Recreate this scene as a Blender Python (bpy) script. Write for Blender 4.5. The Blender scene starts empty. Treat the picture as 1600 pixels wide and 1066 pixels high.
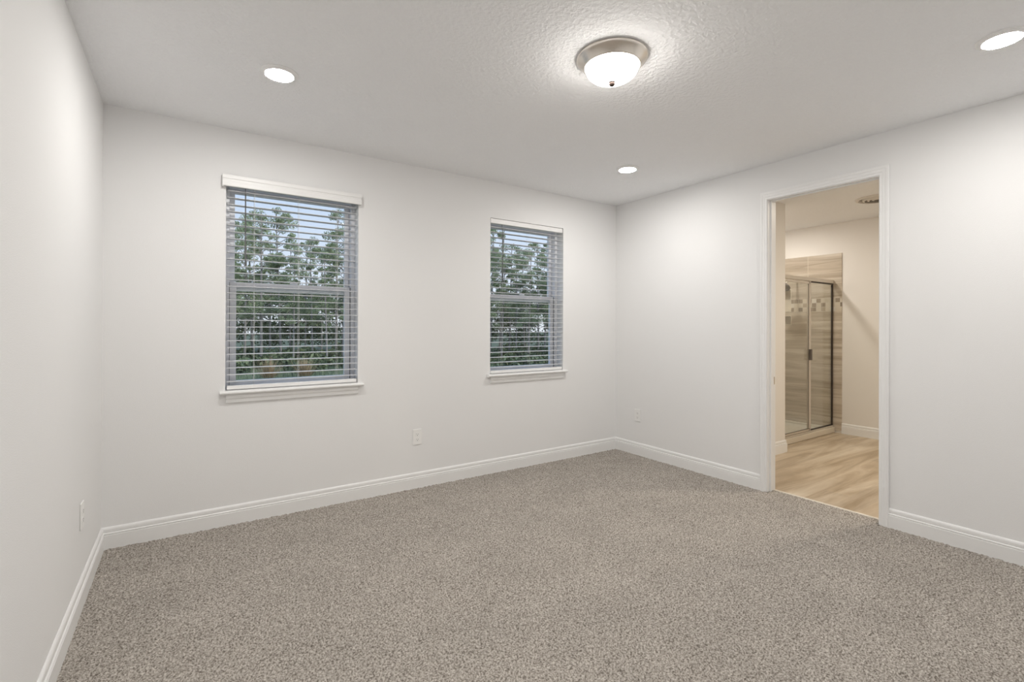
import bpy, bmesh, math, random
import numpy as np
from mathutils import Matrix, Vector
random.seed(7); rng = np.random.default_rng(7)
SC = bpy.context.scene; COL = SC.collection

# ------------------------------------------------------------------ camera
yaw, pitch, roll = 0.5941, 0.0025, 0.0030
fw = Vector((math.sin(yaw)*math.cos(pitch), math.cos(yaw)*math.cos(pitch), math.sin(pitch)))
rt = Vector((math.cos(yaw), -math.sin(yaw), 0)); up = rt.cross(fw)
r2 = rt*math.cos(roll)+up*math.sin(roll); u2 = -rt*math.sin(roll)+up*math.cos(roll)
cd = bpy.data.cameras.new('camera'); cam = bpy.data.objects.new('camera', cd); COL.objects.link(cam)
M = Matrix.Identity(4)
for i in range(3):
    M[i][0] = r2[i]; M[i][1] = u2[i]; M[i][2] = -fw[i]
M[2][3] = 1.229
cam.matrix_world = M
cd.sensor_width = 36; cd.lens = 754.03*36/1600; cd.shift_y = -0.0158; cd.clip_start = .02; cd.clip_end = 300
SC.camera = cam

# ------------------------------------------------------------------ sky, sun, exposure
W = bpy.data.worlds.new('sky'); SC.world = W; W.use_nodes = True
wn, wl = W.node_tree.nodes, W.node_tree.links
bg = wn['Background']; tc = wn.new('ShaderNodeTexCoord'); sp = wn.new('ShaderNodeSeparateXYZ')
cr = wn.new('ShaderNodeValToRGB')
cr.color_ramp.elements[0].position = 0.0; cr.color_ramp.elements[0].color = (.86, .90, .98, 1)
cr.color_ramp.elements[1].position = 0.45; cr.color_ramp.elements[1].color = (.40, .60, .95, 1)
wl.new(tc.outputs['Generated'], sp.inputs[0]); wl.new(sp.outputs['Z'], cr.inputs[0]); wl.new(cr.outputs[0], bg.inputs[0])
bg.inputs[1].default_value = 0.95
sd = bpy.data.lights.new('sun', 'SUN'); sd.energy = 1.6; sd.angle = math.radians(3); sd.color = (1, .97, .9)
so = bpy.data.objects.new('sun', sd); COL.objects.link(so); so.rotation_euler = (math.radians(52), 0, math.radians(35))
VS = SC.view_settings; VS.view_transform = 'Standard'; VS.look = 'None'; VS.gamma = 1; VS.use_curve_mapping = False
VS.exposure = 0.12
CAN = 256; DOME = 31; SHOWER = 270; BATH = 480   # emission of the lamps; the last is the added bathroom fill

# ------------------------------------------------------------------ constants of the room
H = 2.44; D = 3.438; R = 3.584; L = -0.380; N = -0.40; WT = .105; BX = R+WT; FX = 6.28
DY0, DY1, DZ = 1.214, 1.9075, 2.170
WINS = [(.201, 1.009), (2.103, 2.893)]; WZ0, WZ1 = .828, 2.135

# ------------------------------------------------------------------ materials
def mat(name, color=(.8,.8,.8), rough=.5, metal=0, bump=None, emit=0, ecol=None, spec=None):
    m = bpy.data.materials.new(name); m.use_nodes = True; n = m.node_tree.nodes; l = m.node_tree.links
    b = n['Principled BSDF']; b.inputs['Base Color'].default_value = (*color, 1)
    b.inputs['Roughness'].default_value = rough; b.inputs['Metallic'].default_value = metal
    if spec is not None: b.inputs['Specular IOR Level'].default_value = spec
    if emit:
        b.inputs['Emission Color'].default_value = (*(ecol or color), 1); b.inputs['Emission Strength'].default_value = emit
    if bump:
        sc, dist, det = bump
        t = n.new('ShaderNodeTexCoord'); x = n.new('ShaderNodeTexNoise'); bp = n.new('ShaderNodeBump')
        x.inputs['Scale'].default_value = sc; x.inputs['Detail'].default_value = det
        bp.inputs['Distance'].default_value = dist; bp.inputs['Strength'].default_value = 1
        l.new(t.outputs['Object'], x.inputs['Vector']); l.new(x.outputs[0], bp.inputs['Height']); l.new(bp.outputs[0], b.inputs['Normal'])
    return m
def nd(m, t, **k):
    x = m.node_tree.nodes.new(t)
    for a, v in k.items():
        if a.startswith('_'): setattr(x, a[1:], v)
        else: x.inputs[a.replace('8', ' ')].default_value = v
    return x
def glass_mat(name, tint, base=.03, edge=.7):
    """thin sheet: clear straight through, mirror share growing towards grazing angles alike on both faces"""
    m = bpy.data.materials.new(name); m.use_nodes = True; n = m.node_tree.nodes; l = m.node_tree.links
    n.clear(); o = n.new('ShaderNodeOutputMaterial'); mx = n.new('ShaderNodeMixShader'); f = n.new('ShaderNodeLayerWeight')
    f.inputs['Blend'].default_value = .5; t = n.new('ShaderNodeBsdfTransparent'); t.inputs[0].default_value = (*tint, 1)
    g = n.new('ShaderNodeBsdfGlossy'); g.inputs['Roughness'].default_value = .01
    pw = n.new('ShaderNodeMath'); pw.operation = 'POWER'; pw.inputs[1].default_value = 5
    mu = n.new('ShaderNodeMath'); mu.operation = 'MULTIPLY_ADD'; mu.inputs[1].default_value = edge; mu.inputs[2].default_value = base
    l.new(f.outputs['Facing'], pw.inputs[0]); l.new(pw.outputs[0], mu.inputs[0]); l.new(mu.outputs[0], mx.inputs[0]); l.new(t.outputs[0], mx.inputs[1]); l.new(g.outputs[0], mx.inputs[2]); l.new(mx.outputs[0], o.inputs[0])
    return m
m_wall = mat('wall_paint', (.885, .882, .878), .85, bump=(260, .0006, 3), spec=.2)
m_bwall = mat('bathroom_wall_paint', (.87, .84, .80), .8, bump=(260, .0006, 3), spec=.2)
m_trim = mat('trim_paint', (.91, .908, .90), .35)
m_vinyl = mat('window_vinyl', (.91, .91, .93), .35)
m_slat = mat('blind_slat', (.72, .72, .73), .4)
m_val = mat('blind_valance', (.90, .895, .885), .4)
m_cord = mat('blind_cord', (.80, .80, .78), .8)
m_wand = mat('blind_wand', (.12, .12, .12), .25)
m_plate = mat('outlet_plastic', (.92, .915, .90), .35)
m_hole = mat('outlet_slot', (.10, .095, .09), .6)
m_nickel = mat('brushed_nickel', (.80, .75, .69), .26, metal=1)
m_chrome = mat('shower_frame_metal', (.66, .60, .52), .35, metal=.25)
m_finial = mat('finial_metal', (.06, .042, .035), .6, spec=.1)
m_dark = mat('dark_gasket', (.035, .025, .018), .5)
m_headdark = mat('shower_head_face', (.16, .14, .125), .35, metal=.3)
m_lens = mat('lamp_lens', (1, .97, .92), .5, emit=CAN, ecol=(1, .975, .94))
m_dome = mat('frosted_glass', (1, .97, .92), .4, emit=DOME, ecol=(1, .955, .90))
m_blens = mat('bathroom_fill_lens', (1, .9, .75), .5, emit=BATH, ecol=(1, .90, .76))  # lens of the added bathroom fill lamp
m_shlens = mat('shower_lamp_lens', (1, .95, .85), .5, emit=SHOWER, ecol=(1, .95, .88))
m_curb = mat('shower_curb', (.74, .67, .56), .4)
m_pan = mat('shower_pan', (.78, .74, .66), .35)
m_thresh = mat('threshold', (.86, .80, .70), .45)
m_ventw = mat('vent_white', (.78, .74, .68), .5)
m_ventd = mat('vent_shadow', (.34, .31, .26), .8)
m_glass = glass_mat('window_glass', (.97, .985, .98), .015)
m_sglass = glass_mat('shower_glass', (.95, .96, .945), .05)
m_ext = mat('exterior_stucco', (.6, .58, .54), .9)
m_bark = mat('bark', (.34, .31, .28), .9)
m_dirt = mat('grass_ground', (.12, .14, .08), .95)

# ceiling: knockdown texture
m_ceil = mat('ceiling_paint', (.95, .955, .965), .9, spec=.1)
n, l = m_ceil.node_tree.nodes, m_ceil.node_tree.links
t = n.new('ShaderNodeTexCoord'); x1 = nd(m_ceil, 'ShaderNodeTexNoise', Scale=48, Detail=3, Roughness=.55)
rp = n.new('ShaderNodeValToRGB'); rp.color_ramp.elements[0].position = .40; rp.color_ramp.elements[1].position = .62
bp = nd(m_ceil, 'ShaderNodeBump', Strength=1, Distance=.0018)
l.new(t.outputs['Object'], x1.inputs['Vector']); l.new(x1.outputs[0], rp.inputs[0]); l.new(rp.outputs[0], bp.inputs['Height']); l.new(bp.outputs[0], n['Principled BSDF'].inputs['Normal'])

# carpet
m_carpet = mat('carpet', (.3, .28, .25), .95, spec=.05)
n, l = m_carpet.node_tree.nodes, m_carpet.node_tree.links
t = n.new('ShaderNodeTexCoord')
x1 = nd(m_carpet, 'ShaderNodeTexNoise', Scale=135, Detail=3, Roughness=.7)
x2 = nd(m_carpet, 'ShaderNodeTexNoise', Scale=3.2, Detail=3, Roughness=.6)
rp = n.new('ShaderNodeValToRGB'); e = rp.color_ramp.elements
e[0].position = .36; e[0].color = (.15, .128, .108, 1); e[1].position = .66; e[1].color = (.70, .655, .60, 1)
k = e.new(.5); k.color = (.43, .39, .345, 1)
mx = n.new('ShaderNodeMixRGB'); mx.blend_type = 'MULTIPLY'; mx.inputs[0].default_value = 1
r2p = n.new('ShaderNodeValToRGB'); r2p.color_ramp.elements[0].position = .35; r2p.color_ramp.elements[0].color = (.90, .90, .90, 1)
r2p.color_ramp.elements[1].position = .65; r2p.color_ramp.elements[1].color = (1.0, 1.0, 1.0, 1)
l.new(t.outputs['Object'], x1.inputs['Vector']); l.new(t.outputs['Object'], x2.inputs['Vector'])
l.new(x1.outputs[0], rp.inputs[0]); l.new(x2.outputs[0], r2p.inputs[0]); l.new(rp.outputs[0], mx.inputs[1]); l.new(r2p.outputs[0], mx.inputs[2])
l.new(mx.outputs[0], n['Principled BSDF'].inputs['Base Color'])

def streak_mat(name, scale, c0, c1, c2, rough, brick=None, axis='X', grout=(.6,.55,.47), lo=.32, hi=.68):
    """stone / wood-look tile: noise drawn out along one axis; optional joints"""
    m = mat(name, c1, rough); n, l = m.node_tree.nodes, m.node_tree.links
    t = n.new('ShaderNodeTexCoord'); mp = n.new('ShaderNodeMapping'); mp.inputs['Scale'].default_value = scale
    x = nd(m, 'ShaderNodeTexNoise', Scale=1, Detail=6, Roughness=.6, Distortion=.9)
    rp = n.new('ShaderNodeValToRGB'); e = rp.color_ramp.elements
    e[0].position = lo; e[0].color = (*c0, 1); e[1].position = hi; e[1].color = (*c2, 1); k = e.new((lo+hi)/2); k.color = (*c1, 1)
    l.new(t.outputs['Object'], mp.inputs[0]); l.new(mp.outputs[0], x.inputs['Vector']); l.new(x.outputs[0], rp.inputs[0])
    out = rp.outputs[0]
    if brick:
        w, h, ms, off = brick
        s = n.new('ShaderNodeSeparateXYZ'); c = n.new('ShaderNodeCombineXYZ'); l.new(t.outputs['Object'], s.inputs[0])
        if axis == 'X': l.new(s.outputs['X'], c.inputs['X']); l.new(s.outputs['Y'], c.inputs['Y'])
        else: l.new(s.outputs['Y'], c.inputs['X']); l.new(s.outputs['Z'], c.inputs['Y'])
        ad = n.new('ShaderNodeVectorMath'); ad.inputs[1].default_value = off; l.new(c.outputs[0], ad.inputs[0])
        b = n.new('ShaderNodeTexBrick'); b.inputs['Scale'].default_value = 1; b.inputs['Brick Width'].default_value = w
        b.inputs['Row Height'].default_value = h; b.inputs['Mortar Size'].default_value = ms; b.inputs['Mortar Smooth'].default_value = .1
        b.offset = .33 if axis == 'X' else .0
        b.inputs['Color1'].default_value = (1, 1, 1, 1); b.inputs['Color2'].default_value = (.86, .86, .87, 1); b.inputs['Mortar'].default_value = (1, 1, 1, 1)
        l.new(ad.outputs[0], b.inputs['Vector'])
        mu = n.new('ShaderNodeMixRGB'); mu.blend_type = 'MULTIPLY'; mu.inputs[0].default_value = 1
        l.new(out, mu.inputs[1]); l.new(b.outputs['Color'], mu.inputs[2])
        g = n.new('ShaderNodeMixRGB'); g.inputs[2].default_value = (*grout, 1); l.new(b.outputs['Fac'], g.inputs[0]); l.new(mu.outputs[0], g.inputs[1]); out = g.outputs[0]
    l.new(out, n['Principled BSDF'].inputs['Base Color'])
    return m
m_plank = streak_mat('wood_look_tile', (.9, 7, 1), (.44, .33, .21), (.63, .51, .37), (.80, .69, .54), .42, (.92, .155, .0020, (.3, .02, 0)), 'X', (.60, .50, .37))
m_tile = streak_mat('shower_wall_tile', (1, .8, 13), (.36, .29, .215), (.56, .48, .38), (.74, .67, .57), .3, (.61, .305, .0025, (-.411, -.193, 0)), 'Y', (.66, .60, .50), .30, .70)
m_tile_up = streak_mat('shower_upper_tile', (1, .8, 13), (.36, .29, .215), (.56, .48, .38), (.74, .67, .57), .3, (.61, .305, .0025, (-.411, -.041, 0)), 'Y', (.66, .60, .50), .30, .70)

# mosaic band: little tiles each with its own tone
m_mos = mat('mosaic_tile', (.5, .5, .5), .25)
n, l = m_mos.node_tree.nodes, m_mos.node_tree.links
t = n.new('ShaderNodeTexCoord'); s = n.new('ShaderNodeSeparateXYZ'); c = n.new('ShaderNodeCombineXYZ')
l.new(t.outputs['Object'], s.inputs[0]); l.new(s.outputs['Y'], c.inputs['X']); l.new(s.outputs['Z'], c.inputs['Y'])
dv = n.new('ShaderNodeVectorMath'); dv.operation = 'SCALE'; dv.inputs['Scale'].default_value = 1/.051
l.new(c.outputs[0], dv.inputs[0])
ad = n.new('ShaderNodeVectorMath'); ad.inputs[1].default_value = (0, -1.413/.051, 0.5); l.new(dv.outputs[0], ad.inputs[0])
fl = n.new('ShaderNodeVectorMath'); fl.operation = 'FLOOR'; l.new(ad.outputs[0], fl.inputs[0])
wh = n.new('ShaderNodeTexWhiteNoise'); wh.noise_dimensions = '3D'; l.new(fl.outputs[0], wh.inputs['Vector'])
rp = n.new('ShaderNodeValToRGB'); rp.color_ramp.interpolation = 'CONSTANT'; e = rp.color_ramp.elements
e[0].position = 0; e[0].color = (.62, .55, .45, 1); e[1].position = .30; e[1].color = (.34, .28, .215, 1)
for pz, cc in ((.62, (.42, .35, .27, 1)), (.74, (.25, .21, .165, 1)), (.86, (.70, .65, .57, 1))): k = e.new(pz); k.color = cc
l.new(wh.outputs['Value'], rp.inputs[0])
fr = n.new('ShaderNodeVectorMath'); fr.operation = 'FRACTION'; l.new(ad.outputs[0], fr.inputs[0])
s2 = n.new('ShaderNodeSeparateXYZ'); l.new(fr.outputs[0], s2.inputs[0])
mn = n.new('ShaderNodeMath'); mn.operation = 'MINIMUM'; l.new(s2.outputs['X'], mn.inputs[0]); l.new(s2.outputs['Y'], mn.inputs[1])
lt = n.new('ShaderNodeMath'); lt.operation = 'LESS_THAN'; lt.inputs[1].default_value = .07; l.new(mn.outputs[0], lt.inputs[0])
g = n.new('ShaderNodeMixRGB'); g.inputs[2].default_value = (.62, .56, .47, 1); l.new(lt.outputs[0], g.inputs[0]); l.new(rp.outputs[0], g.inputs[1])
l.new(g.outputs[0], n['Principled BSDF'].inputs['Base Color'])

def leaf_mat(name, a, b):
    m = mat(name, a, .6); n, l = m.node_tree.nodes, m.node_tree.links
    t = n.new('ShaderNodeTexCoord'); x = nd(m, 'ShaderNodeTexNoise', Scale=2.5, Detail=4)
    rp = n.new('ShaderNodeValToRGB'); rp.color_ramp.elements[0].position = .35; rp.color_ramp.elements[0].color = (*a, 1)
    rp.color_ramp.elements[1].position = .65; rp.color_ramp.elements[1].color = (*b, 1)
    l.new(t.outputs['Object'], x.inputs['Vector']); l.new(x.outputs[0], rp.inputs[0]); l.new(rp.outputs[0], n['Principled BSDF'].inputs['Base Color'])
    return m
m_leaf = leaf_mat('tree_leaves', (.20, .25, .12), (.50, .56, .34))
m_leaf2 = leaf_mat('shrub_leaves', (.09, .12, .06), (.28, .33, .17))
m_grass = leaf_mat('grass_blades', (.15, .20, .11), (.36, .42, .28))
m_dry = leaf_mat('dry_fronds', (.40, .27, .14), (.62, .46, .28))

# ------------------------------------------------------------------ mesh helpers
def mesh_obj(name, verts, faces, m, parent=None, smooth=False, bevel=0, auto=False):
    me = bpy.data.meshes.new(name); me.from_pydata([tuple(v) for v in verts], [], faces); me.update()
    bm = bmesh.new(); bm.from_mesh(me); bmesh.ops.recalc_face_normals(bm, faces=bm.faces); bm.to_mesh(me); bm.free()
    if m: me.materials.append(m)
    o = bpy.data.objects.new(name, me); COL.objects.link(o)
    if parent:
        o.parent = parent; o.matrix_parent_inverse = Matrix.Translation(parent.location).inverted()
    if smooth:
        for p in me.polygons: p.use_smooth = True
    if bevel:
        b = o.modifiers.new('bevel', 'BEVEL'); b.width = bevel; b.segments = 2; b.limit_method = 'ANGLE'
    return o
class G:
    def __init__(s): s.v = []; s.f = []
    def add(s, v, f):
        k = len(s.v); s.v += [tuple(q) for q in v]; s.f += [tuple(k+i for i in q) for q in f]; return s
    def box(s, x0, x1, y0, y1, z0, z1):
        return s.add([(x0,y0,z0),(x1,y0,z0),(x1,y1,z0),(x0,y1,z0),(x0,y0,z1),(x1,y0,z1),(x1,y1,z1),(x0,y1,z1)],
                     [(0,3,2,1),(4,5,6,7),(0,1,5,4),(1,2,6,5),(2,3,7,6),(3,0,4,7)])
    def lathe(s, c, prof, seg=48, axis='z'):
        v = []; f = []; n = len(prof)
        for i in range(seg):
            a = 2*math.pi*i/seg
            for r, z in prof:
                p = (r*math.cos(a), r*math.sin(a), z)
                if axis == 'x': p = (p[2], p[0], p[1])
                if axis == 'y': p = (p[0], p[2], p[1])
                v.append((c[0]+p[0], c[1]+p[1], c[2]+p[2]))
        for i in range(seg):
            j = (i+1) % seg
            for k in range(n-1): f.append((i*n+k, j*n+k, j*n+k+1, i*n+k+1))
        return s.add(v, f)
    def tube(s, a, b, r0, r1=None, seg=8):
        a = Vector(a); b = Vector(b); r1 = r0 if r1 is None else r1; d = (b-a).normalized()
        p = d.orthogonal().normalized(); q = d.cross(p); v = []
        for c, r in ((a, r0), (b, r1)):
            for i in range(seg):
                t = 2*math.pi*i/seg; v.append(c+p*r*math.cos(t)+q*r*math.sin(t))
        f = [(i, (i+1) % seg, seg+(i+1) % seg, seg+i) for i in range(seg)]
        return s.add(v, f+[tuple(range(seg))[::-1], tuple(range(seg, 2*seg))])
    def extrude(s, pts, d):
        """closed 3D outline swept by vector d"""
        n = len(pts); d = Vector(d); v = [Vector(p) for p in pts]+[Vector(p)+d for p in pts]
        return s.add(v, [(i, (i+1) % n, n+(i+1) % n, n+i) for i in range(n)]+[tuple(range(n))[::-1], tuple(range(n, 2*n))])
    def obj(s, name, m, parent=None, **k): return mesh_obj(name, s.v, s.f, m, parent, **k)
def holed(g, x0, x1, z0, z1, holes, put):
    """grid boxes around rectangular holes in the (x,z) rectangle; put(x0,x1,z0,z1) adds a box"""
    xs = sorted({x0, x1, *[h[0] for h in holes], *[h[1] for h in holes]})
    for a, b in zip(xs, xs[1:]):
        hs = sorted((h[2], h[3]) for h in holes if h[0] <= a+1e-6 and h[1] >= b-1e-6); z = z0
        for c, d in hs:
            if c > z: put(a, b, z, c)
            z = d
        if z < z1: put(a, b, z, z1)
def struct(o): o['kind'] = 'structure'; return o
def thing(name, loc, label, cat, group=None):
    o = bpy.data.objects.new(name, None); COL.objects.link(o); o.location = loc; o.empty_display_size = .05
    return tag(o, label, cat, group)
def tag(o, label, cat, group=None, kind=None):
    o['label'] = label; o['category'] = cat
    if group: o['group'] = group
    if kind: o['kind'] = kind
    return o

# ------------------------------------------------------------------ room shell
g = G(); g.box(L-.12, BX-.02, N-.12, D, -.12, -.004); struct(g.obj('floor', m_carpet))
g = G(); g.box(L-.12, FX+.12, N-.12, D+.2, H, H+.15); c_ = g.obj('ceiling', m_ceil); struct(c_)
g = G(); holed(g, L-.12, R+.03, -.12, H, [(a, b, WZ0-.022, WZ1) for a, b in WINS], lambda a, b, c, d: g.box(a, b, D, D+.20, c, d)); struct(g.obj('wall_window_side', m_wall))
g = G(); g.box(L-.12, L, N-.12, D, -.12, H); struct(g.obj('wall_left', m_wall))
g = G(); g.box(L, R, N-.12, N, -.12, H); struct(g.obj('wall_near', m_wall))
g = G(); holed(g, N-.12, D, -.12, H, [(DY0-.012, DY1+.012, -.12, DZ+.012)], lambda a, b, c, d: g.box(R, R+WT*.5, a, b, c, d)); struct(g.obj('wall_right', m_wall))
g = G(); holed(g, N-.12, D, -.12, H, [(DY0-.012, DY1+.012, -.12, DZ+.012)], lambda a, b, c, d: g.box(R+WT*.5, BX, a, b, c, d)); struct(g.obj('wall_bathroom_door_side', m_bwall))
# carpet pile
st = .0068
nx = int((R+.078-L)/st); ny = int((D-N)/st)
xs = np.linspace(L, R+.078, nx+1); ys = np.linspace(N, D, ny+1)
X, Y = np.meshgrid(xs, ys, indexing='ij')
Z = rng.random(X.shape)*.009-.004
Xj = X+rng.uniform(-.0022, .0022, X.shape); Yj = Y+rng.uniform(-.0022, .0022, X.shape)
co = np.stack([Xj, Yj, Z], -1).reshape(-1, 3)
I, J = np.meshgrid(np.arange(nx), np.arange(ny), indexing='ij'); I = I.ravel(); J = J.ravel()
keep = (xs[I+1] <= R-.004) | ((ys[J] > DY0+.002) & (ys[J+1] < DY1-.002)); I = I[keep]; J = J[keep]
w = ny+1; q = np.stack([I*w+J, (I+1)*w+J, (I+1)*w+J+1, I*w+J+1], -1).astype(np.int32)
me = bpy.data.meshes.new('carpet_pile'); me.vertices.add(len(co)); me.vertices.foreach_set('co', co.ravel().astype(np.float32))
me.loops.add(q.size); me.loops.foreach_set('vertex_index', q.ravel()); me.polygons.add(len(q))
me.polygons.foreach_set('loop_start', np.arange(len(q), dtype=np.int32)*4); me.polygons.foreach_set('loop_total', np.full(len(q), 4, np.int32))
me.update(calc_edges=True); me.validate(); me.materials.append(m_carpet)
o = bpy.data.objects.new('carpet_pile', me); COL.objects.link(o)
tag(o, 'speckled taupe carpet pile covering the bedroom floor', 'carpet', kind='stuff')

# baseboards
BP = [(0,-.004),(.015,-.004),(.015,.0755),(.0115,.0785),(.0142,.0815),(.0142,.0860),(.0118,.0885),(.0080,.0905),(.0100,.0935),(.0100,.1060),(.0085,.1120),(.0055,.1165),(.0025,.119),(0,.119)]
def base(name, axis, wall, sgn, a, b, m=m_trim, ma=0, mb=0):
    """baseboard against plane axis=wall, sticking out by sgn, from a to b; ma/mb mitre each end (+1 shrinks inward)"""
    v = []; n = len(BP)
    for end, mm in ((a, ma), (b, -mb)):
        for d, z in BP:
            e = end+d*mm
            v.append((wall+sgn*d, e, z) if axis == 'x' else (e, wall+sgn*d, z))
    g = G(); g.add(v, [(i, (i+1) % n, n+(i+1) % n, n+i) for i in range(n)]+[tuple(range(n))[::-1], tuple(range(n, 2*n))])
    return struct(g.obj(name, m))
base('baseboard_window_side', 'y', D, -1, L, R, ma=1, mb=1)
base('baseboard_left', 'x', L, 1, N, D, ma=1, mb=1)
base('baseboard_right', 'x', R, -1, DY1+.047, D, mb=1)
base('baseboard_right', 'x', R, -1, N, DY0-.053, ma=1)
base('baseboard_near', 'y', N, 1, L, R, ma=1, mb=1)

# ------------------------------------------------------------------ bathroom shell
SY = 2.43; SX = 4.885; YB = 3.44
g = G(); g.box(BX-.02, FX, N-.12, YB, -.12, 0); struct(g.obj('floor_bathroom', m_plank))
g = G(); g.box(BX, SX, SY, D, 0, H); struct(g.obj('wall_bathroom_left', m_bwall))
g = G(); g.box(SX, FX, YB, YB+.12, 0, H); struct(g.obj('wall_shower_back', m_bwall))
g = G(); g.box(BX, FX, N-.12, N, 0, H); struct(g.obj('wall_bathroom_near', m_bwall))
niches = [(3.052, 3.36, 1.425, 1.69), (3.052, 3.36, 1.262, 1.362)]
g = G(); holed(g, N-.12, YB+.12, 0, H, niches, lambda a, b, c, d: g.box(FX, FX+.12, a, b, c, d)); g.box(FX+.12, FX+.14, N-.12, YB+.12, 0, H); struct(g.obj('wall_bathroom_far', m_bwall))
base('baseboard_bathroom_far', 'x', FX, -1, N, 2.485)
base('baseboard_bathroom_left', 'y', SY, -1, BX, SX, mb=-1)
base('baseboard_stub', 'x', SX, 1, SY, SY+.12, ma=-1)
# shower wall tile (field, mosaic band, upper courses), niches lined
TX = FX-.010
ts = thing('shower_wall_tiling', (FX, 2.9, .05), 'streaked beige stone-look tile on the shower wall behind the glass', 'wall tile')
g = G(); holed(g, 2.485, YB, .03, 1.413, [niches[1]], lambda a, b, c, d: g.box(TX, FX, a, b, c, d)); g.obj('field_tile', m_tile, ts)
g = G(); g.box(TX-.001, FX, 2.485, 3.045, 1.413, 1.566); g.obj('mosaic_band', m_mos, ts)
g = G(); holed(g, 2.485, YB, 1.566, 2.086, [(3.052, 3.36, 1.5, 1.69)], lambda a, b, c, d: g.box(TX, FX, a, b, c, d)); g.box(TX, FX, 3.36, YB, 1.413, 1.566); g.obj('upper_tile', m_tile_up, ts)
g = G()
for a, b, c, d in niches:
    g.box(FX+.105, FX+.12, a, b, c, d)
    for q in ((a-.008, a, c-.008, d+.008), (b, b+.008, c-.008, d+.008), (a, b, c-.008, c), (a, b, d, d+.008)): g.box(TX-.003, TX+.02, *q)
g.obj('niche_trim', m_curb, ts)
g = G(); g.box(SX, FX-.012, YB-.010, YB, .06, 2.086); struct(g.obj('wall_shower_back_tile', m_tile))
g = G(); g.box(SX, SX+.01, 2.63, YB-.012, .06, 2.086); struct(g.obj('wall_shower_side_tile', m_tile))
# pan and curb
# enclosure
EY0, EY1 = 2.572, 2.600
en = thing('shower_enclosure', (5.6, 2.586, .064), 'metal framed glass shower enclosure with hinged door and fixed panel', 'shower enclosure')
ZB, ZT = .065, 1.775
g = G(); g.box(SX+.012, TX-.004, 2.63, YB-.014, .001, .035)
g.box(SX+.012, TX-.004, YB-.05, YB-.014, .035, .058); g.box(TX-.04, TX-.004, 2.63, YB-.05, .035, .058); sh = g.obj('shower_base', m_pan, en, bevel=.004)
g = G(); g.box(SX+.016, TX-.004, 2.553, 2.628, .001, .064); g.obj('curb', m_curb, sh, bevel=.006)
g = G(); g.lathe((5.6, 3.0, .0355), [(0, .003), (.045, .003), (.05, 0)], 24); g.obj('drain', m_chrome, sh)
g = G(); g.box(SX+.012, TX-.002, EY0-.004, EY1+.004, ZT-.038, ZT)
g.obj('header_rail', m_chrome, en, bevel=.002)
g = G(); g.box(SX+.012, TX-.002, EY0-.004, EY1+.004, ZB, ZB+.018); g.obj('bottom_rail', m_chrome, en, bevel=.002)
g = G(); g.box(5.695, 5.728, EY0, EY1, ZB+.018, ZT-.038); g.obj('post', m_chrome, en, bevel=.002)
g = G(); g.box(TX-.024, TX-.002, EY0+.002, EY0+.016, ZB+.018, ZT-.038); g.obj('wall_jamb', m_dark, en, bevel=.002)
g = G(); g.box(SX+.012, SX+.04, EY0, EY1, ZB+.018, ZT-.038); g.obj('wall_jamb', m_chrome, en, bevel=.002)
g = G(); g.box(5.73, TX-.025, EY0+.010, EY0+.016, ZB+.019, ZT-.039); g.obj('fixed_glass', m_sglass, en)
for q in ((ZB+.0185, ZB+.028), (ZT-.052, ZT-.0385)): g = G(); g.box(5.73, TX-.025, EY0+.004, EY0+.022, *q); g.obj('gasket', m_dark, en)
dr = G(); X0, X1, Z0, Z1 = SX+.045, 5.690, ZB+.026, ZT-.048
for q in ((X0, X0+.024, Z0, Z1), (X1-.024, X1, Z0, Z1), (X0, X1, Z0, Z0+.024), (X0, X1, Z1-.024, Z1)): dr.box(q[0], q[1], EY0-.010, EY0+.010, q[2], q[3])
do_ = dr.obj('door_frame', m_chrome, en, bevel=.002)
g = G(); g.box(X0+.02, X1-.02, EY0-.003, EY0+.003, Z0+.02, Z1-.02); g.obj('door_glass', m_sglass, do_)
g = G(); g.box(X1-.0275, X1-.0245, EY0-.0045, EY0-.0032, Z0+.028, Z1-.025); g.obj('gasket', m_dark, do_)
g = G(); g.box(X0+.02, X1-.02, EY0-.0115, EY0-.009, Z0+.0215, Z0+.0265); g.obj('gasket', m_dark, do_)
g = G(); g.box(X1-.036, X1-.012, EY0-.040, EY0-.0105, .865, .985); g.obj('handle', m_headdark, do_, bevel=.004)
# shower head on its arm
hd = thing('shower_sprayer', (TX, 2.98, 1.82), 'round dark-faced shower head on a short arm behind the glass', 'shower head')
g = G(); g.lathe((TX-.001, 2.98, 1.83), [(0, -.012), (.03, -.012), (.032, 0)], 24, 'x'); g.obj('flange', m_chrome, hd, smooth=True)
g = G(); g.tube((TX, 2.98, 1.83), (6.10, 2.98, 1.82), .009); g.tube((6.10, 2.98, 1.82), (6.01, 2.98, 1.755), .009); g.obj('arm', m_chrome, hd, smooth=True)
g = G(); g.lathe((0, 0, 0), [(0, .05), (.014, .048), (.022, .03), (.06, .012), (.074, -.008), (.072, -.022), (.0, -.024)], 32)
o = g.obj('spray_face', m_headdark, hd, smooth=True)
o.matrix_parent_inverse = Matrix.Identity(4); o.location = Vector((5.965, 2.985, 1.715))-hd.location; o.rotation_euler = (0, math.radians(28), 0)

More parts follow.
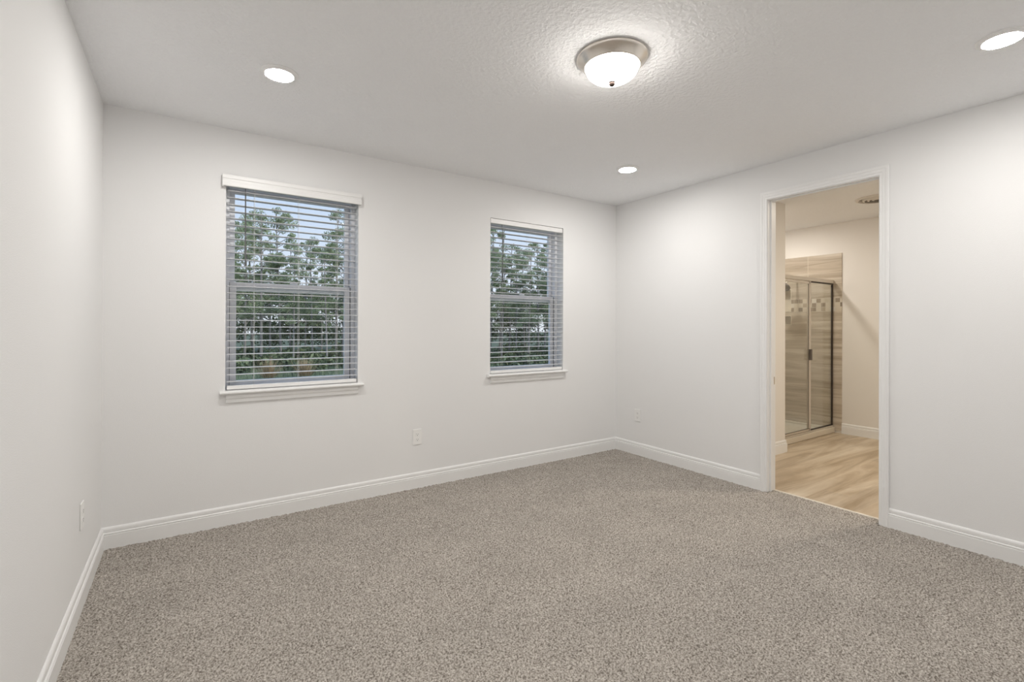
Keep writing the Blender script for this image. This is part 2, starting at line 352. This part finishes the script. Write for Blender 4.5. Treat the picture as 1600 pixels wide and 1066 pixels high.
# ------------------------------------------------------------------ doorway
dw = struct(bpy.data.objects.new('door_1', None)); COL.objects.link(dw); dw.location = (R, 1.56, 0)
JT = .012
g = G(); g.box(R-.001, BX+.001, DY1, DY1+JT-.001, 0, DZ+JT-.001); g.box(R-.001, BX+.001, DY0-JT+.001, DY0, 0, DZ+JT-.001); g.box(R-.001, BX+.001, DY0, DY1, DZ, DZ+JT-.001)
g.box(R+.030, R+.036, DY1-.010, DY1, 0, DZ); g.box(R+.030, R+.036, DY0, DY0+.004, 0, DZ); g.box(R+.028, R+.040, DY0, DY1, DZ-.008, DZ)
g.obj('jamb', m_trim, dw)
CP = [(.003,0),(.003,.007),(.008,.010),(.018,.010),(.021,.0125),(.036,.0135),(.041,.0165),(.052,.017),(.055,.014),(.055,0)]
def casing(name, xface, sgn, m, zt_extra=.0, wl=.92, wr=1.0, wt=1.09):
    v = []; n = len(CP)
    for k in range(4):
        for u, d in CP:
            y = DY1+u*wl if k in (0, 1) else DY0-u*wr
            z = -.004 if k in (0, 3) else DZ+u*wt
            v.append((xface+sgn*d, y, z))
    f = []
    for k in range(3):
        for i in range(n): j = (i+1) % n; f.append((k*n+i, k*n+j, (k+1)*n+j, (k+1)*n+i))
    f += [tuple(range(n))[::-1], tuple(range(3*n, 4*n))]
    g = G(); g.add(v, f); g.obj(name, m, dw)
casing('casing', R-.001, -1, m_trim); casing('casing', BX+.001, 1, m_trim)
g = G(); g.box(R+.078, R+.098, DY0, DY1, -.02, .006); o = g.obj('threshold_strip', m_thresh, dw, bevel=.003)
g = G(); g.box(R+.082, R+.097, DY1-.002, DY1, .795, .852); g.obj('strike_plate', m_nickel, dw)

# ------------------------------------------------------------------ windows
GY = D+.092
for i, (a, b) in enumerate(WINS):
    w = struct(bpy.data.objects.new('window_%d' % (i+1), None)); COL.objects.link(w); w.location = ((a+b)/2, D, WZ0)
    zs = WZ0+.0
    # main frame
    g = G()
    for q in ((a, a+.025, zs, WZ1), (b-.025, b, zs, WZ1), (a+.025, b-.025, WZ1-.030, WZ1), (a+.025, b-.025, zs, zs+.012)): g.box(q[0], q[1], GY, GY+.085, q[2], q[3])
    g.obj('window_frame', m_vinyl, w, bevel=.002)
    zm = 1.475; x0, x1 = a+.028, b-.028
    def sash(nm, y, z0, z1, s, rb, rtp):
        g = G()
        for q in ((x0, x0+s, z0, z1), (x1-s, x1, z0, z1), (x0+s, x1-s, z0, z0+rb), (x0+s, x1-s, z1-rtp, z1)): g.box(q[0], q[1], y, y+.028, q[2], q[3])
        so_ = g.obj(nm, m_vinyl, w, bevel=.002)
        g = G(); g.box(x0+s-.004, x1-s+.004, y+.012, y+.016, z0+rb-.004, z1-rtp+.004); g.obj('pane', m_glass, so_)
        return so_
    sash('lower_sash', GY+.018, zs+.013, zm+.03, .037, .034, .032)
    sash('upper_sash', GY+.050, zm-.025, WZ1-.031, .030, .055, .025)
    # dark weather-strip joints beside the lower sash
    for q in ((a+.0252, a+.0278), (b-.0278, b-.0252)): g = G(); g.box(*q, GY+.016, GY+.045, zs+.013, zm+.028); g.obj('weather_strip', m_dark, w)
    # lock on meeting rail
    g = G(); g.box((a+b)/2-.025, (a+b)/2+.025, GY+.006, GY+.018, zm+.031, zm+.040); g.obj('sash_lock', m_vinyl, w, bevel=.002)
    # stool and apron
    pts = [(D-.001, .804), (D-.030, .804), (D-.038, .808), (D-.041, .815), (D-.038, .822), (D-.032, .826), (D-.001, .8265)]
    g = G(); g.extrude([(a-.031, y, z) for y, z in pts], (b-a+.062, 0, 0)); g.box(a+.001, b-.001, D-.001, GY+.08, .8065, .8265); g.obj('window_sill', m_trim, w)
    pts = [(D-.001, .7485), (D-.008, .7485), (D-.012, .755), (D-.011, .772), (D-.016, .780), (D-.017, .792), (D-.014, .8035), (D-.001, .8035)]
    g = G(); g.extrude([(a+.003, y, z) for y, z in pts], (b-a-.006, 0, 0)); g.obj('apron', m_trim, w)

    # blind
    lab = ['white horizontal slat blind topped by a moulded valance on the left window',
           'white horizontal slat blind without a valance on the right window beside the corner'][i]
    bl = thing('window_blind', ((a+b)/2, D+.03, WZ0), lab, 'blind', 'slat blinds on the two windows')
    c, e = a+.006, b-.006; BY = D+.004
    g = G(); g.box(c, e, BY, BY+.050, WZ1-.042, WZ1-.003); g.obj('headrail', m_val, bl, bevel=.002)
    g = G(); n_s = 29; ztop = WZ1-.042-.030; zbot = WZ0+.030+.022; pitch_ = (ztop-zbot)/(n_s-1)
    for k in range(n_s):
        z = ztop-k*pitch_; P = []
        W5 = 6
        for j in range(W5+1): tt = j/W5*2-1; P.append((BY+.0255+tt*.0245, z+.0022*(1-tt*tt)))
        for j in range(W5, -1, -1): tt = j/W5*2-1; P.append((BY+.0255+tt*.0245, z+.0022*(1-tt*tt)-.0026))
        g.extrude([(c+.002, y, zz) for y, zz in P], (e-c-.004, 0, 0))
    g.obj('slats', m_slat, bl)
    g = G(); g.box(c+.002, e-.002, BY+.001, BY+.050, WZ0+.002, WZ0+.026); g.obj('bottom_rail', m_val, bl, bevel=.003)
    fx = [.19, .52, .83] if i == 0 else [.15, .52, .90]
    for q in fx:
        xx = c+(e-c)*q
        g = G()
        for yy in (BY-.0005, BY+.051): g.tube((xx, yy, WZ0+.02), (xx, yy, WZ1-.04), .0007, seg=6)
        g.tube((xx, BY+.026, WZ0+.02), (xx, BY+.026, WZ1-.04), .0006, seg=6)
        g.obj('ladder_cord', m_cord, bl)
    xx = a+.105 if i == 0 else a+.118
    g = G(); g.tube((xx, BY-.010, 1.625), (xx, BY-.006, 2.055), .0036, seg=8); g.tube((xx, BY-.010, 1.60), (xx, BY-.010, 1.625), .0045, seg=8)
    g.tube((xx, BY-.006, 2.055), (xx, BY+.004, 2.10), .0018, seg=6); g.obj('tilt_wand', m_wand, bl, smooth=False)
    if i == 0:
        V0, V1 = a-.021, b+.010; z0, z1 = 2.078, 2.152
        prof = [(D-.0005, z0), (D-.034, z0), (D-.037, z0+.004), (D-.037, z0+.026), (D-.034, z0+.030), (D-.034, z0+.044), (D-.037, z0+.048), (D-.037, z0+.068), (D-.033, z1), (D-.0005, z1)]
        front = [(y, z) for y, z in prof]
        g = G(); fp = [(D-.0265, z0)]+front[1:-1]+[(D-.0265, z1)]
        g.extrude([(V0, y, z) for y, z in fp], (V1-V0, 0, 0))
        g.box(V0, V0+.010, D-.0265, D-.0005, z0, z1); g.box(V1-.010, V1, D-.0265, D-.0005, z0, z1)
        g.obj('valance', m_val, bl)

# ------------------------------------------------------------------ outlets
def outlet(loc, rz, label):
    """built facing -y at its own origin, then turned"""
    t_ = thing('wall_outlet', (0, 0, 0), label, 'outlet', 'wall outlets above the baseboard')
    g = G(); g.box(-.0355, .0355, -.006, -.0002, -.0585, .0585); p_ = g.obj('cover_plate', m_plate, t_, bevel=.0025)
    for s_ in (-1, 1):
        g = G(); P = [(.0165*math.cos(q)*1.0, -.0075, s_*.0195+max(-.0125, min(.0125, .0165*math.sin(q)))) for q in [2*math.pi*k/24 for k in range(24)]]
        g.extrude(P, (0, .003, 0)); r_ = g.obj('receptacle', m_plate, t_)
        g = G(); zc = s_*.0195
        g.box(-.0075, -.0058, -.0079, -.0070, zc-.001, zc+.0075); g.box(.0055, .0072, -.0079, -.0070, zc-.001, zc+.006); g.lathe((0, -.0079, zc-.0065), [(0, 0), (.0026, 0), (.0026, .001)], 12, 'y')
        h_ = g.obj('slots', m_hole, r_)
    g = G(); g.lathe((0, -.0072, 0), [(0, 0), (.003, 0), (.0032, .0013)], 12, 'y'); g.obj('screw', m_plate, t_)
    t_.location = loc; t_.rotation_euler = (0, 0, rz)
outlet((1.456, D, .386), 0, 'white duplex outlet on the window wall, low between the two windows')
outlet((R, 3.150, .379), -math.pi/2, 'white duplex outlet on the right wall, between the corner and the doorway')
outlet((L, 2.828, .388), math.pi/2, 'white duplex outlet low on the left wall, seen edge-on')

# ------------------------------------------------------------------ ceiling lights
def can(x, y, m, label, group):
    t_ = thing('recessed_light', (x, y, H), label, 'ceiling light', group)
    g = G(); g.lathe((x, y, H), [(.085, 0), (.085, -.003), (.080, -.007), (.064, -.0125), (.0625, -.0115), (.0625, 0)], 64); g.obj('trim_ring', m_trim, t_, smooth=False)
    g = G(); g.lathe((x, y, H), [(0, -.0150), (.030, -.0145), (.050, -.0130), (.0622, -.0112)], 64); g.obj('lens', m, t_)
GR = 'recessed lights in the bedroom ceiling'
can(.367, 2.545, m_lens, 'round white recessed light above the left window', GR)
can(2.803, 2.572, m_lens, 'small-looking round recessed light near the far ceiling corner', GR)
can(2.825, .525, m_lens, 'round recessed light cut by the right edge of the photo', GR)
can(.367, .525, m_lens, 'round recessed light nearest the left wall at the near end of the ceiling', GR)
can(5.50, 3.02, m_shlens, 'round recessed light in the ceiling above the shower', 'recessed lights in the bathroom ceiling')
can(4.90, .95, m_blens, 'unseen recessed light added to brighten the bathroom, away from the shower', 'recessed lights in the bathroom ceiling')  # unseen lamp, added to light the bathroom floor and walls
DX, DY = 1.585, 1.548
fm = thing('flush_mount_light', (DX, DY, H), 'brushed nickel flush mount ceiling light with a glowing frosted glass dome', 'ceiling light')
g = G(); g.lathe((DX, DY, H), [(.145, 0), (.157, -.002), (.159, -.008), (.155, -.014), (.150, -.017), (.128, -.043), (.125, -.047), (.121, -.047), (.119, -.042), (.119, -.010)], 96); g.obj('metal_pan', m_nickel, fm, smooth=True)
pr = [(0, -.112)]+[(.118*math.sin(t), -.042-.070*math.cos(t)**.9) for t in [math.pi/2*k/14 for k in range(1, 14)]]+[(.118, -.041)]
g = G(); g.lathe((DX, DY, H), pr, 96); g.obj('glass_dome', m_dome, fm, smooth=True)
g = G(); g.lathe((DX, DY, H), [(.0, -.131), (.009, -.129), (.0145, -.1225), (.0130, -.1165), (.008, -.113), (.015, -.1115), (.015, -.107)], 24); g.obj('finial', m_finial, fm, smooth=True)

# bathroom ceiling vent
vx, vy = 5.37, 1.83
vt = thing('ceiling_vent', (vx, vy, H), 'round vent in the bathroom ceiling beside the top of the doorway', 'vent')
g = G(); g.lathe((vx, vy, H), [(.175, 0), (.172, -.010), (.150, -.016), (.148, -.004), (.146, -.001)], 48)
for r_ in (.105, .068, .032): g.lathe((vx, vy, H), [(r_+.016, -.006), (r_+.010, -.017), (r_-.004, -.021), (r_+.012, -.006)], 48)
g.obj('grille', m_ventw, vt)
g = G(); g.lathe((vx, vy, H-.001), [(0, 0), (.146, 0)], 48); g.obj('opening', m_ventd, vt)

# ------------------------------------------------------------------ outdoors
GZ = -.20
g = G(); g.add([(-40, D+.2, GZ), (70, D+.2, GZ), (70, 90, GZ), (-40, 90, GZ)], [(0, 1, 2, 3)]); o = g.obj('ground_outside', m_dirt); struct(o)
def leaves(n, centers, size, spread, flat=.7):
    """n small folded leaf quads scattered around cluster centres"""
    cs = np.array(centers)[rng.integers(0, len(centers), n)]
    d = rng.normal(size=(n, 3)); d /= np.linalg.norm(d, axis=1)[:, None]; d *= (rng.random((n, 1))**.45)
    c = cs[:, :3]+d*np.array([1, 1, flat])*cs[:, 3:4]*spread
    a = rng.normal(size=(n, 3)); a /= np.linalg.norm(a, axis=1)[:, None]
    b = np.cross(a, rng.normal(size=(n, 3))); b /= np.linalg.norm(b, axis=1)[:, None]
    s = size*rng.uniform(.6, 1.3, (n, 1))
    v = np.stack([c-a*s, c+b*s*.45, c+a*s, c-b*s*.45], 1).reshape(-1, 3)
    f = np.arange(4*n, dtype=np.int32)
    me = bpy.data.meshes.new('crown'); me.vertices.add(4*n); me.vertices.foreach_set('co', v.ravel().astype(np.float32))
    me.loops.add(4*n); me.loops.foreach_set('vertex_index', f); me.polygons.add(n)
    me.polygons.foreach_set('loop_start', np.arange(n, dtype=np.int32)*4); me.polygons.foreach_set('loop_total', np.full(n, 4, np.int32))
    me.update(calc_edges=True); return me
protos = []
for k in range(6):
    g = G(); bend = [random.uniform(-.02, .02) for _ in range(2)]
    pts = [Vector((bend[0]*t*2, bend[1]*t*2, t)) for t in (0, .3, .6, 1)]
    for p, q, r0, r1 in zip(pts, pts[1:], (.0095, .0082, .0065), (.0082, .0065, .002)): g.tube(p, q, r0, r1, 7)
    cl = []
    for _ in range(30):
        z = random.uniform(.34, 1.0); rr = .19*(1.15-z)**.5*random.uniform(.2, 1.1); an = random.uniform(0, 6.283)
        p = Vector((rr*math.cos(an), rr*math.sin(an), z)); cl.append((p.x, p.y, p.z, random.uniform(.025, .055)))
        g.tube((bend[0]*z*2, bend[1]*z*2, z-.06), p, .0028, .0012, 5)
    lm = leaves(6500, cl, .0068, 1.0); lm.materials.append(m_leaf)
    tm = bpy.data.meshes.new('trunk'); tm.from_pydata([tuple(v) for v in g.v], [], g.f); tm.update(); tm.materials.append(m_bark)
    protos.append((tm, lm))
def tree(x, y, h, k, wid, label, group, name='pine_tree'):
    t_ = thing(name, (x, y, GZ), label, 'tree', group); t_.rotation_euler = (0, 0, random.uniform(0, 6.28)); t_.scale = (h*wid, h*wid, h)
    for nm, me in zip(('trunk', 'crown'), protos[k]):
        o = bpy.data.objects.new(nm, me); COL.objects.link(o); o.parent = t_
NT = 84
for k in range(NT):
    ang = math.radians(-14+72*(k+.2+random.random()*.6)/NT); row = (0, 2, 1, 3)[k % 4]
    dist = (16.5, 19.5, 22.5, 25)[row]+random.uniform(-.8, .8)
    h = dist*random.uniform(.15, .235)+1.4
    tree(dist*math.sin(ang), dist*math.cos(ang)+1, h, (k*5) % 6, random.uniform(.75, 1.0), 'tall thin-trunked pine with loose feathery crown in the wood outside the windows', 'pines in the wood outside')
cl = []
for k in range(620):
    ang = math.radians(random.uniform(-15, 58)); dist = random.uniform(25.5, 31)
    cl.append((dist*math.sin(ang), dist*math.cos(ang)+1, GZ+random.uniform(.1, 1.0)**.8*(.9+.085*dist), random.uniform(.35, .75)))
for k in range(620):
    ang = math.radians(random.uniform(-15, 58)); dist = random.uniform(13.8, 25.5)
    cl.append((dist*math.sin(ang), dist*math.cos(ang)+1, GZ+random.uniform(.02, .32), random.uniform(.15, .32)))
lm = leaves(210000, cl, .075, 1.0, .8); lm.name = 'undergrowth'; lm.materials.append(m_leaf2)
o = bpy.data.objects.new('undergrowth', lm); COL.objects.link(o)
tag(o, 'dark green undergrowth thicket filling the wood outside the windows', 'undergrowth', kind='stuff')
# two dry tufts low in the left window
for j, (xx, yy) in enumerate(((1.72, 13.4), (2.55, 13.3))):
    n_ = 260; c0 = np.array([[xx, yy, GZ+.0]]); an = rng.uniform(0, 6.283, n_); el = rng.uniform(.6, 1.5, n_); ln = rng.uniform(.35, .75, n_)
    tip = c0+np.stack([np.cos(an)*np.cos(el)*ln, np.sin(an)*np.cos(el)*ln, np.sin(el)*ln], 1)
    sd_ = np.stack([-np.sin(an), np.cos(an), an*0], 1)*.012; v = np.stack([c0-sd_, tip, c0+sd_], 1).reshape(-1, 3)
    g = G(); g.add(v, [(3*k, 3*k+1, 3*k+2) for k in range(n_)]); o = g.obj('dry_tuft', m_dry)
    tag(o, ['left of the two dry tan grass tufts outside the left window', 'right of the two dry tan grass tufts outside the left window'][j], 'grass tuft', 'dry tufts outside')
# grass blades beyond the lawn edge
n_ = 42000; an = np.radians(rng.uniform(-14, 56, n_)); ds = rng.uniform(10.5, 16.5, n_)
c0 = np.stack([ds*np.sin(an), ds*np.cos(an), np.full(n_, GZ)], 1); hh = rng.uniform(.06, .24, n_)
tip = c0+np.stack([rng.uniform(-.06, .06, n_), rng.uniform(-.06, .06, n_), hh], 1); a2 = rng.uniform(0, 6.28, n_)
sd_ = np.stack([np.cos(a2), np.sin(a2), a2*0], 1)*.012; v = np.stack([c0-sd_, tip, c0+sd_], 1).reshape(-1, 3).astype(np.float32)
me = bpy.data.meshes.new('long_grass'); me.vertices.add(3*n_); me.vertices.foreach_set('co', v.ravel()); me.loops.add(3*n_); me.loops.foreach_set('vertex_index', np.arange(3*n_, dtype=np.int32))
me.polygons.add(n_); me.polygons.foreach_set('loop_start', np.arange(n_, dtype=np.int32)*3); me.polygons.foreach_set('loop_total', np.full(n_, 3, np.int32)); me.update(calc_edges=True); me.materials.append(m_grass)
o = bpy.data.objects.new('long_grass', me); COL.objects.link(o); tag(o, 'long green grass in front of the wood outside the windows', 'grass', kind='stuff')
